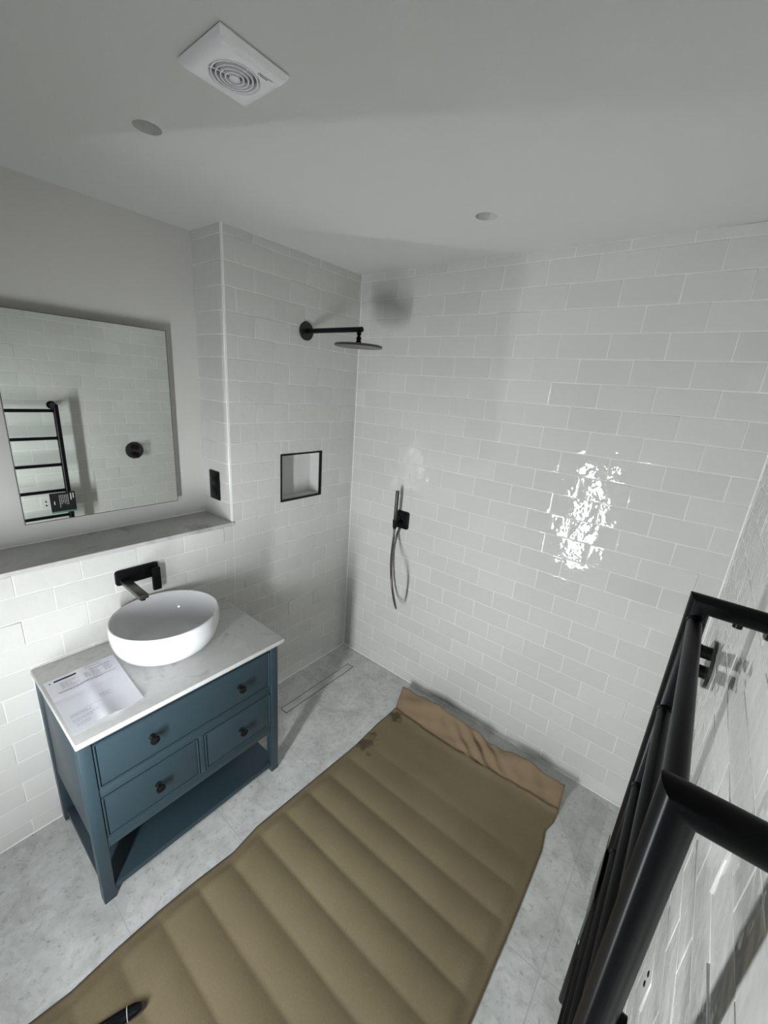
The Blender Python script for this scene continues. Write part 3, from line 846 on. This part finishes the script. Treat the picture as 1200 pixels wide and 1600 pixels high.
for j in range(nyp):
    for i in range(nxp): bm.faces.new((rows[j][i], rows[j][i + 1], rows[j + 1][i + 1], rows[j + 1][i]))
kp = obj('floor_paper', bm, KRAFT, sharp=None)
sm = kp.modifiers.new('thickness', 'SOLIDIFY'); sm.thickness = 0.0012; sm.offset = 1
tag(kp, 'large sheet of quilted brown protective paper with wet stains on the floor', 'floor paper')

# clear film crumpled between the paper and the back wall
FILM = bpy.data.materials.new('clear_film'); FILM.use_nodes = True
fn = FILM.node_tree.nodes; fl = FILM.node_tree.links; fn.clear()
tr = fn.new('ShaderNodeBsdfTransparent'); tr.inputs[0].default_value = (0.985, 0.985, 0.98, 1)
gl = fn.new('ShaderNodeBsdfGlossy'); gl.inputs['Roughness'].default_value = 0.12
df = fn.new('ShaderNodeBsdfDiffuse'); df.inputs[0].default_value = (0.55, 0.55, 0.53, 1)
fr_ = fn.new('ShaderNodeLayerWeight'); fr_.inputs[0].default_value = 0.25
m1 = fn.new('ShaderNodeMixShader'); m1.inputs[0].default_value = 0.13; m2 = fn.new('ShaderNodeMixShader'); fo_ = fn.new('ShaderNodeOutputMaterial')
fl.new(tr.outputs[0], m1.inputs[1]); fl.new(df.outputs[0], m1.inputs[2]); fs_ = fn.new('ShaderNodeMath'); fs_.operation = 'MULTIPLY_ADD'; fs_.inputs[1].default_value = 0.30; fs_.inputs[2].default_value = 0.03
fl.new(fr_.outputs['Facing'], fs_.inputs[0]); fl.new(fs_.outputs[0], m2.inputs[0]); fl.new(m1.outputs[0], m2.inputs[1]); fl.new(gl.outputs[0], m2.inputs[2]); fl.new(m2.outputs[0], fo_.inputs[0])
bm = bmesh.new()
nxf, nyf = 80, 26
def film_pt(u, v):
    x = 0.86 + 0.92 * u
    back = -0.010 - 0.035 * max(0, u - 0.72) / 0.28 + 0.006 * math.sin(u * 23)
    front = -0.20 - 0.05 * math.sin(u * 3.0) - 0.28 * max(0, u - 0.80) / 0.2
    y = front + (back - front) * v
    hump = math.sin(math.pi * min(1, max(0, u))) ** 0.6
    z = 0.0016 + max(0, v - 0.55) * 0.085 * hump * (0.7 + 0.3 * math.sin(u * 14)) * max(0, 1 - max(0, u - 0.55) / 0.3)
    z += 0.0035 * hump * (1 + math.sin(u * 31 + v * 9) * math.sin(v * 13 - u * 17)) * (0.3 + v)
    return (x, y, z)
g = [[bm.verts.new(film_pt(i / nxf, j / nyf)) for i in range(nxf + 1)] for j in range(nyf + 1)]
for j in range(nyf):
    for i in range(nxf): bm.faces.new((g[j][i], g[j][i + 1], g[j + 1][i + 1], g[j + 1][i]))
tag(obj('plastic_film', bm, FILM, sharp=None), 'crumpled clear plastic film on the floor between brown paper and back wall', 'plastic film')

# dark handle lying on the brown paper at the bottom edge of the view
t = empty('tool_handle', (0.80, -1.79, 0.018), 'dark rounded tool handle with a thin pale ring on the brown paper', 'tool')
p0, p1 = Vector((0.775, -1.90, 0.033)), Vector((0.842, -1.706, 0.033))
ax = (p1 - p0).normalized(); ln = (p1 - p0).length
obj('grip', lathe(bmesh.new(), [(0, 0), (0.014, 0.002), (0.017, 0.02), (0.0175, ln - 0.06), (0.0165, ln - 0.035), (0.0145, ln - 0.017), (0.009, ln - 0.004), (0, ln)], p0, ax, 28), KNOB, parent=t)
obj('ring', lathe(bmesh.new(), [(0.0155, 0), (0.0176, 0.0004), (0.0174, 0.0022), (0.015, 0.0026)], p0 + ax * (ln - 0.040), ax, 28), mat('pale_ring', (0.55, 0.55, 0.58), 0.3), parent=t, label='thin pale ring')
